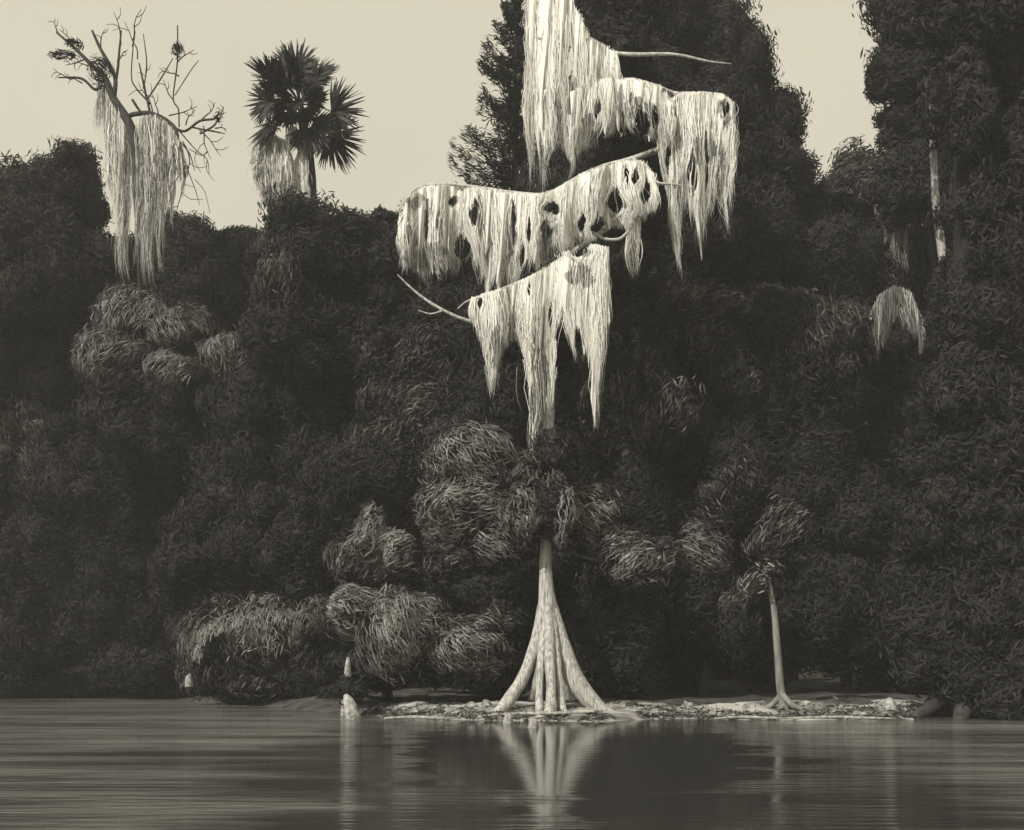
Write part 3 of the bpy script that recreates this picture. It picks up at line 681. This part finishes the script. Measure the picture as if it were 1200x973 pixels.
moss('hanging_moss', 'short lone moss strand below the knotted limb end', LY - .6,
     [(738, 262), (743, 256), (748, 258)], [(737, 320), (742, 330), (748, 322)], 50, tones=(.8, .2, 0), sheet=False)

# ------------------------------------------------------------------ bare tree with moss on the left
TY = 39.0
base = P(174, 0, TY + 9); base[2] = .2
bare = thing('bare_tree', 'leafless leaning tree with forked twigs against the sky at upper left', 'tree', base)
mb = MB()
pxtube(mb, TY, [(174, 815, 10, 9), (172, 500, 8, 7), (168, 330, 6.5, 1.5), (164, 260, 6, 0), (160, 190, 6), (156, 158, 5.6), (148, 139, 5.4), (132, 114, 4.5), (123, 92, 3.6), (108, 77, 2.6), (86, 55, 1.8), (66, 38, 1)], 6, 9)
mb.build('trunk', M['bark'], bare)
for L_ in ([(134, 112, 3), (135, 92, 2.6), (126, 72, 2.2), (117, 56, 2), (108, 36, 1.4)], [(134, 104, 2.2), (138, 80, 1.7), (140, 58, 1.4), (142, 36, 1)],
           [(148, 139, 3.2), (157, 134, 2.6), (179, 134, 3), (203, 148, 2.5), (210, 168, 2), (214, 182, 1.2)],
           [(200, 147, 1.6), (216, 154, 1.5), (234, 142, 1.4), (252, 139, 1.2), (257, 130, .8)], [(234, 157, 1.2), (250, 148, 1.2), (256, 139, .8)], [(224, 149, 1), (238, 152, 1), (250, 154, 1), (264, 157, .5)],
           [(176, 133, 1.6), (169, 102, 1.4), (163, 74, .8)], [(176, 122, 1), (160, 104, .9), (154, 90, .8), (156, 55, .7), (158, 30, .5)], [(172, 118, .9), (190, 90, .9), (203, 68, .5)],
           [(210, 149, .9), (209, 128, .9), (203, 115, .9), (208, 71, .9), (208, 30, .8)], [(205, 112, .6), (224, 82, .6), (233, 71, .4)], [(168, 104, .8), (172, 76, .8), (168, 40, .5)],
           [(120, 100, 1.8), (111, 105, 1.6), (95, 92, 1.4), (68, 91, .7)], [(110, 80, 1.2), (98, 68, 1), (84, 52, .8)], [(155, 117, 1.6), (164, 130, 1.4), (174, 136, .8)],
           [(210, 165, .8), (222, 180, .7), (228, 200, .4)], [(222, 175, .5), (236, 182, .5), (244, 178, .4)], [(214, 184, .5), (228, 220, .5), (234, 240, .3)], [(228, 210, .4), (240, 225, .4), (246, 250, .3)], [(256, 139, .5), (262, 132, .5), (254, 126, .4)]):
    mb = MB(); pxtube(mb, TY, L_, 5, 6, .1); mb.build('limb', M['bark'], bare)
for (px, py, a_, L_) in [(x_ + rng.normal(0, 2), y_ + rng.normal(0, 2), an + rng.normal(0, 18), ln * rng.uniform(.6, 1.2)) for (x_, y_, an, ln) in (
        (117, 56, 100, 40), (140, 58, 85, 40), (139, 70, 60, 25), (126, 72, 130, 22), (163, 74, 80, 46), (169, 102, 60, 26), (156, 55, 100, 40), (208, 71, 50, 30), (208, 90, 130, 26), (203, 115, 150, 26), (220, 148, 40, 26), (234, 142, 60, 22), (252, 139, 30, 18), (250, 152, -20, 20), (95, 92, 150, 30), (80, 91, 200, 26), (86, 52, 120, 36), (66, 40, 150, 30), (108, 77, 170, 32), (213, 180, -70, 60), (205, 150, -60, 60), (218, 165, -50, 50), (230, 150, -80, 46), (216, 190, -80, 60), (200, 140, 75, 40), (180, 134, 95, 40), (188, 136, 120, 30), (240, 148, -60, 40), (98, 68, 200, 30), (132, 100, 160, 30))]:
    tw = MB()
    pp = [(px, py, .8)]
    for q in range(4):
        a_ += rng.normal(0, 15)
        pp.append((pp[-1][0] + math.cos(R(a_)) * L_ / 4, pp[-1][1] - math.sin(R(a_)) * L_ / 4, .75 - .14 * q, rng.normal(0, .15)))
        if q in (1, 2):
            b2 = a_ + rng.choice([-50, 50]); x_, y_ = pp[-1][:2]
            pxtube(tw, TY, [(x_, y_, .5), (x_ + math.cos(R(b2)) * L_ * .2, y_ - math.sin(R(b2)) * L_ * .2, .4), (x_ + math.cos(R(b2 + 20)) * L_ * .4, y_ - math.sin(R(b2 + 20)) * L_ * .4, .25)], 3, 5)
    pxtube(tw, TY, pp, 4, 5)
    tw.build('twig', M['bark'], bare)
lf = MB()
for (px, py, rx, ry, a_) in ((118, 84, 13, 14, 130), (74, 66, 16, 4, 165), (86, 52, 9, 4, 150), (208, 60, 5, 8, 90), (256, 137, 4, 4, 60), (214, 200, 7, 5, 130)):
    s = TY / F
    lobe_leaves(lf, P(px, py, TY), np.array([rx * s, .3, ry * s]), a_, 'leaf', 0, .9, .3, .05, .25)
lf.build('foliage', [M['dark']], bare)
GL = 'moss strands on the bare tree'
moss('hanging_moss', 'pale moss column on the bare tree, left of its trunk', TY + .3, [(126, 116), (136, 124), (146, 142), (154, 165)], [(124, 190), (134, 290), (142, 330), (150, 325), (158, 260)], 70, (), tones=(.55, .3, .15), spread=.45, full=.25, group=GL, sheet=False, w=.05, dark=[(147, 190, 7, 40), (130, 205, 5, 12), (150, 260, 6, 40)])
moss('hanging_moss', 'bulky streaked moss mass on the bare tree, under its arched limb', TY - .15, [(160, 150), (168, 137), (182, 136), (200, 148), (212, 172)], [(152, 290), (165, 330), (180, 325), (195, 290), (206, 250), (216, 205)], 120, (), tones=(.3, .42, .28), spread=.5, full=.25, group=GL, sheet=False, w=.05, dark=[(172, 215, 8, 34), (190, 185, 8, 30), (200, 205, 8, 30), (160, 200, 6, 40), (180, 250, 8, 40)])
moss('hanging_moss', 'thin dark moss thread hanging straight at the far left of the bare tree', TY, [(116, 98), (119, 96), (122, 98)], [(116, 178), (119, 186), (122, 176)], 16, tones=(0, .3, .7), group=GL, sheet=False, w=.04)

# ------------------------------------------------------------------ the cabbage palm
PY = 40.0
base = P(368, 0, PY); base[2] = .3
palm = thing('cabbage_palm', 'tall palm with ragged fan fronds silhouetted against the pale sky', 'palm', base)
mb = MB()
pxtube(mb, PY, [(372, 830, 7), (371, 500, 6.5), (369, 300, 6.2), (366, 240, 6), (364, 205, 6), (360, 170, 6), (355, 145, 5.5), (352, 128, 3)], 6, 10, .12)
mb.build('trunk', M['bark'], palm)
HEART = P(351, 122, PY)
FR = [(93, 66, -.2), (66, 66, .2), (118, 62, .3), (141, 66, -.2), (163, 68, .3), (46, 54, -.4), (-20, 80, -.3), (-44, 84, .2), (-66, 74, -.4), (216, 72, .2), (232, 76, -.4), (100, 40, -1.2), (60, 38, 1.2), (150, 40, 1.2), (-30, 52, -1.1), (230, 50, -1), (80, 50, .6), (130, 50, -.7), (105, 58, .5), (60, 60, -2.4), (150, 60, -2.4), (-50, 60, -2), (235, 60, -2), (95, 60, -1.4), (90, 30, -.5), (180, 36, -.5), (212, 40, -.6), (150, 36, -.5), (5, 38, -.5), (-60, 40, -.6), (250, 44, -.6)]
for (ang, Lp, dpt) in FR:
    a = R(ang); L = Lp * PY / F
    u = unit(np.array([math.cos(a), dpt, math.sin(a)]))
    hub = HEART + u * L * .55 + np.array([0, 0, -.03])
    fr = MB()
    tube(fr, [HEART, HEART + u * L * .25 + np.array([0, 0, .06]), hub], [.035, .028, .02], 3, 5)
    nrm = unit(np.cross(u, np.array([0, 0, 1.0])) + rng.normal(0, .35, 3) + np.array([0, -.9, .2]))
    side = unit(np.cross(nrm, u))
    k = 34
    for q in range(2):
        th = np.linspace(-1.75, 1.75, k) + rng.normal(0, .04, k)
        t = unit(u[None] * np.cos(th)[:, None] + side[None] * np.sin(th)[:, None] + nrm[None] * (.25 * np.abs(th) - .12 + .1 * q)[:, None] + rng.normal(0, .05, (k, 3)) + np.array([0, 0, -.12]))
        ll = L * .56 * rng.uniform(.8, 1.08, k) * (1 - .12 * np.abs(th))
        nn = unit(nrm[None] + side[None] * rng.normal(0, .5, k)[:, None]); nn = unit(nn - t * (nn * t).sum(1, keepdims=True))
        blades(fr, hub + t * (ll * .5)[:, None], t, nn, ll, np.full(k, .105), rng.uniform(.02, .12, k), 0)
    fr.build('frond', M['palm'], palm)
moss('hanging_moss', 'grey and pale moss skirt hanging from the left fronds of the palm', PY - .3, [(298, 172), (308, 164), (322, 160), (336, 168)], [(296, 190), (304, 225), (316, 252), (326, 262), (336, 240), (342, 215)], 420, (), tones=(.42, .42, .16), group='moss on the palm', sheet=False, w=.05, dark=[(312, 235, 10, 20), (304, 200, 5, 25), (330, 225, 6, 25)])
moss('hanging_moss', 'thin bright moss strip between the palm trunk and its grey skirt', PY - .1, [(338, 150), (346, 150), (354, 160), (358, 175)], [(336, 170), (342, 240), (350, 252), (358, 246)], 110, [(345, 178, 5, 8)], tones=(.7, .25, .05), group='moss on the palm', sheet=False)

# ------------------------------------------------------------------ right side: thick trunk, pale pole, moss arch, sapling
RY = 30.0
base = P(1128, 0, RY); base[2] = .15
big = thing('thick_tree', 'large tree at the right edge, its thick dark trunk mostly wrapped in leaves', 'tree', base)
mb = MB(); pxtube(mb, RY, [(1146, 850, 52), (1145, 820, 40), (1144, 760, 31), (1144, 600, 27), (1143, 400, 25), (1142, 200, 23), (1140, 60, 20), (1138, -60, 18)], 8, 24, .1)
mb.build('trunk', M['blackbark'], big)
for pts in ([(1118, 770, 10, -.5), (1098, 820, 10, -.9), (1070, 842, 6, -1.2)], [(1150, 770, 10, -.7), (1165, 825, 11, -1.1), (1190, 848, 6, -1.4)], [(1132, 765, 12, -.7), (1130, 825, 12, -1.3), (1122, 850, 7, -1.9)]):
    mb = MB(); pxtube(mb, RY, pts, 6, 9, .12); mb.build('root', M['bark'], big)
lf = MB()
for (px, py, rx, ry, a_, dy) in ((1150, 20, 60, 40, 150, -.5), (1090, 20, 50, 35, 20, -.2), (1210, 90, 60, 60, 120, .5), (1180, 10, 60, 40, 60, -.8), (1150, 390, 40, 50, 80, -.6), (1120, 480, 50, 70, 80, -.5), (1150, 520, 60, 80, 70, -.6), (1120, 610, 60, 70, 80, -.8), (1150, 700, 70, 80, 80, -.8), (1100, 750, 60, 66, 60, -.6), (1160, 800, 60, 50, 60, -1.2), (1178, 330, 46, 70, 60, -.3), (1142, 150, 26, 34, 90, -.9), (1150, 245, 24, 30, 80, -.9), (1128, 85, 20, 26, 60, -.9), (1122, 240, 22, 44, 80, 1.6), (1120, 330, 24, 50, 80, 1.6), (1180, 200, 40, 80, 60, 0)):
    s = RY / F; c = P(px, py, RY + dy); r3 = np.array([rx * s, .5 * (rx + ry) * s, ry * s])
    foliage(lf, c, r3, a_, 'dark')
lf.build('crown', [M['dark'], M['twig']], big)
base = P(1112, 0, 33); base[2] = .3
pole = thing('slender_tree', 'slender pale trunk half hidden in dark leaves at the right', 'tree', base)
mb = MB(); pxtube(mb, 33, [(1122, 835, 7), (1116, 500, 6), (1109, 345, 5), (1103, 290, 5), (1097, 240, 4.5), (1094, 185, 3.6), (1091, 120, 2)], 6, 9)
mb.build('trunk', M['palebark'], pole)
lf = MB()
for (px, py, rx, ry, a_) in ((1097, 130, 20, 40, 90), (1112, 390, 24, 45, 90), (1094, 255, 6, 8, 60), (1118, 470, 30, 60, 80)):
    s = 32.7 / F; c = P(px, py, 32.7); r3 = np.array([rx * s, .5, ry * s])
    lobe_leaves(lf, c, r3, a_, 'leaf', 0, 1.3)
lf.build('crown', [M['dark']], pole)
GR = 'moss on the right-hand trees'
moss('hanging_moss', 'grey arched moss sheaf low at the right, left of the slender pale trunk', 34.6, [(1018, 372), (1030, 348), (1048, 336), (1066, 342), (1078, 372)], [(1014, 430), (1026, 420), (1040, 400), (1056, 395), (1068, 400), (1082, 425)], 260, [(1056, 398, 12, 26)], tones=(0, .38, .62), group=GR, sheet=False)
moss('hanging_moss', 'long grey moss streamer above the arched sheaf at the right', 37.4, [(1030, 235), (1045, 225), (1062, 235)], [(1026, 250), (1048, 285), (1062, 340), (1072, 345)], 150, tones=(0, .42, .58), group=GR, sheet=False)

base = P(914, 0, 29.5); base[2] = .18
sap = thing('cypress_sapling', 'slender leaning sapling with a leafy tuft on the right bank', 'tree', base)
mb = MB(); pxtube(mb, 29.5, [(918, 832, 8), (917, 822, 6), (914, 800, 4.6), (911, 760, 4.2), (907, 715, 3.8), (902, 688, 3.2), (899, 665, 2.5), (897, 640, 1.5)], 7, 9, .12)
mb.build('trunk', M['greybark'], sap)
for pts in ([(917, 812, 4), (905, 826, 3.5), (892, 832, 2)], [(917, 815, 4, -.1), (928, 826, 3.5, -.3), (942, 832, 2, -.4)]):
    mb = MB(); pxtube(mb, 29.5, pts, 5, 7, .12); mb.build('root', M['greybark'], sap)
lf = MB()
for (px, py, rx, ry, a_, tn) in ((905, 668, 17, 13, 150, 'p'), (886, 686, 15, 15, 40, 'p'), (900, 640, 26, 24, 60, 'm'), (925, 620, 30, 26, 50, 'm'), (935, 655, 22, 10, 30, 'd')):
    s = 29.5 / F; c = P(px, py, 29.4); r3 = np.array([rx * s, .45 * (rx + ry) * s, ry * s])
    lobe_leaves(lf, c, r3, a_, 'leaf', 0, .8, .25, .05, .4)
    if tn != 'd': lobe_leaves(lf, c, r3, a_, 'spray', 2 if tn == 'p' else 1, .6, .26, .035, .3, .5)
lf.build('crown', [M['dark'], M['mid'], M['pale']], sap)

# ------------------------------------------------------------------ stumps, knees and driftwood on the bank
def knee(px, py, w, h, lean, label, name='cypress_knee', cat='cypress knee', group=None, Y=None):
    Y = Y if Y else CAMH * F / (py - HZ) * .93
    s = Y / F
    b = P(px, py, Y)
    mb = MB()
    tube(mb, [b + np.array([0, 0, -.15]), b + np.array([lean * .3 * h * s, -.02, h * .35 * s]), b + np.array([lean * .7 * h * s, .02, h * .75 * s]), b + np.array([lean * h * s, 0, h * s])], [w * .62 * s, w * .46 * s, w * .34 * s, w * .12 * s], 5, 10, .2)
    o = mb.build(name, M['stone'], None, b)
    return tag(o, label, cat, group)
knee(414, 838, 17, 24, -.4, 'squat pale stump leaning left at the waterline')
knee(406, 836, 12, 66, .03, 'slim upright white stump behind the squat leaning one', Y=30.2)
knee(222, 800, 9, 10, 0, 'tiny pale knob at the left foot of the low rounded shrub', Y=37)
knee(596, 842, 12, 6, .2, 'small knee left of the cypress roots'); knee(626, 847, 12, 5, -.3, 'small knee in front of the cypress roots')
knee(1042, 832, 16, 14, .1, 'stubby knee at the right end of the sandy bank', Y=29.5)
GK = 'knees and stones scattered on the bank'
for (px, py, w, h) in ((440, 834, 10, 6), (458, 832, 14, 9), (476, 836, 12, 7), (496, 834, 15, 8), (515, 836, 10, 6), (534, 834, 12, 8), (552, 838, 12, 7), (574, 838, 10, 7), (715, 838, 14, 8), (738, 836, 10, 8), (770, 834, 16, 8), (798, 832, 14, 8), (832, 834, 12, 6), (862, 836, 16, 7), (885, 834, 10, 6), (948, 838, 16, 7), (976, 836, 12, 7), (1004, 836, 16, 7), (1060, 836, 14, 8), (1085, 836, 12, 8)):
    Y = 28.8 + rng.uniform(-.6, 1.8); s = Y / F; px += rng.uniform(-9, 9)
    b = P(px, py, Y); b[2] = float(ground_z(b[0], Y))
    kk = rng.uniform(.5, 1.15)
    mb = MB(); lump(mb, b + np.array([0, 0, h * .1 * s]), (w * .6 * s * kk, w * .5 * s * kk, h * .62 * s * kk), .8, 2.4)
    tag(mb.build('bank_stone', M['rock'], None, b), 'small pale lump lying on the low bank', 'stone', GK)
for (x0, y0, x1, y1, r_, lab) in ((560, 846, 700, 842, 2.2, 'long bleached root lying along the waterline below the cypress'), (840, 838, 930, 834, 1.8, 'thin pale driftwood stick left of the sapling foot'), (930, 842, 1050, 836, 2, 'long pale driftwood stick right of the sapling foot'), (450, 840, 540, 836, 2, 'bleached driftwood stick between the leaning stump and the cypress')):
    mb = MB(); Y = 27.9
    a, c = P(x0, y0, Y), P(x1, y1, Y)
    a[2] = max(float(ground_z(a[0], Y)), .0) + .04; c[2] = max(float(ground_z(c[0], Y)), 0) + .04
    mid1, mid2 = a * .66 + c * .34 + np.array([0, .15, .03]), a * .33 + c * .67 + np.array([0, -.12, .02])
    tube(mb, [a, mid1, mid2, c], [r_ * Y / F * .6, r_ * Y / F, r_ * Y / F * .9, r_ * Y / F * .3], 6, 7, .2)
    tag(mb.build('driftwood', M['stone'], None, a), lab, 'driftwood')

k = 5200
lx = rng.uniform(-4.6, 12.5, k); ly = np.interp(lx, SHX, SHY) + .35 * noise(np.stack([lx * .9, lx * 0, lx * 0], -1), 1.3) + rng.gamma(1.6, .5, k)
keep = (noise(np.stack([lx, ly * .6, lx * 0 + 2], -1), .8) > -.15) | (lx < 1.5)
lx, ly = lx[keep], ly[keep]; k = len(lx)
p = np.stack([lx, ly, ground_z(lx, ly) + .015], -1)
t = unit(rng.normal(size=(k, 3)) * np.array([1, .7, .25])); nn = unit(np.array([0, 0, 1.0]) + rng.normal(0, .3, (k, 3))); nn = unit(nn - t * (nn * t).sum(1, keepdims=True))
mb = MB(); third = rng.random(k)
for lo_, hi_, mt in ((0, .45, 0), (.45, .8, 1), (.8, 1.01, 2)):
    q = (third >= lo_) & (third < hi_)
    blades(mb, p[q], t[q], nn[q], rng.uniform(.1, .42, q.sum()), rng.uniform(.02, .06, q.sum()), rng.uniform(.02, .2, q.sum()), mt)
tag(mb.build('leaf_litter', [M['dark'], M['mid'], M['pale']]), 'fallen leaves and twigs strewn over the sandy bank', kind='stuff')
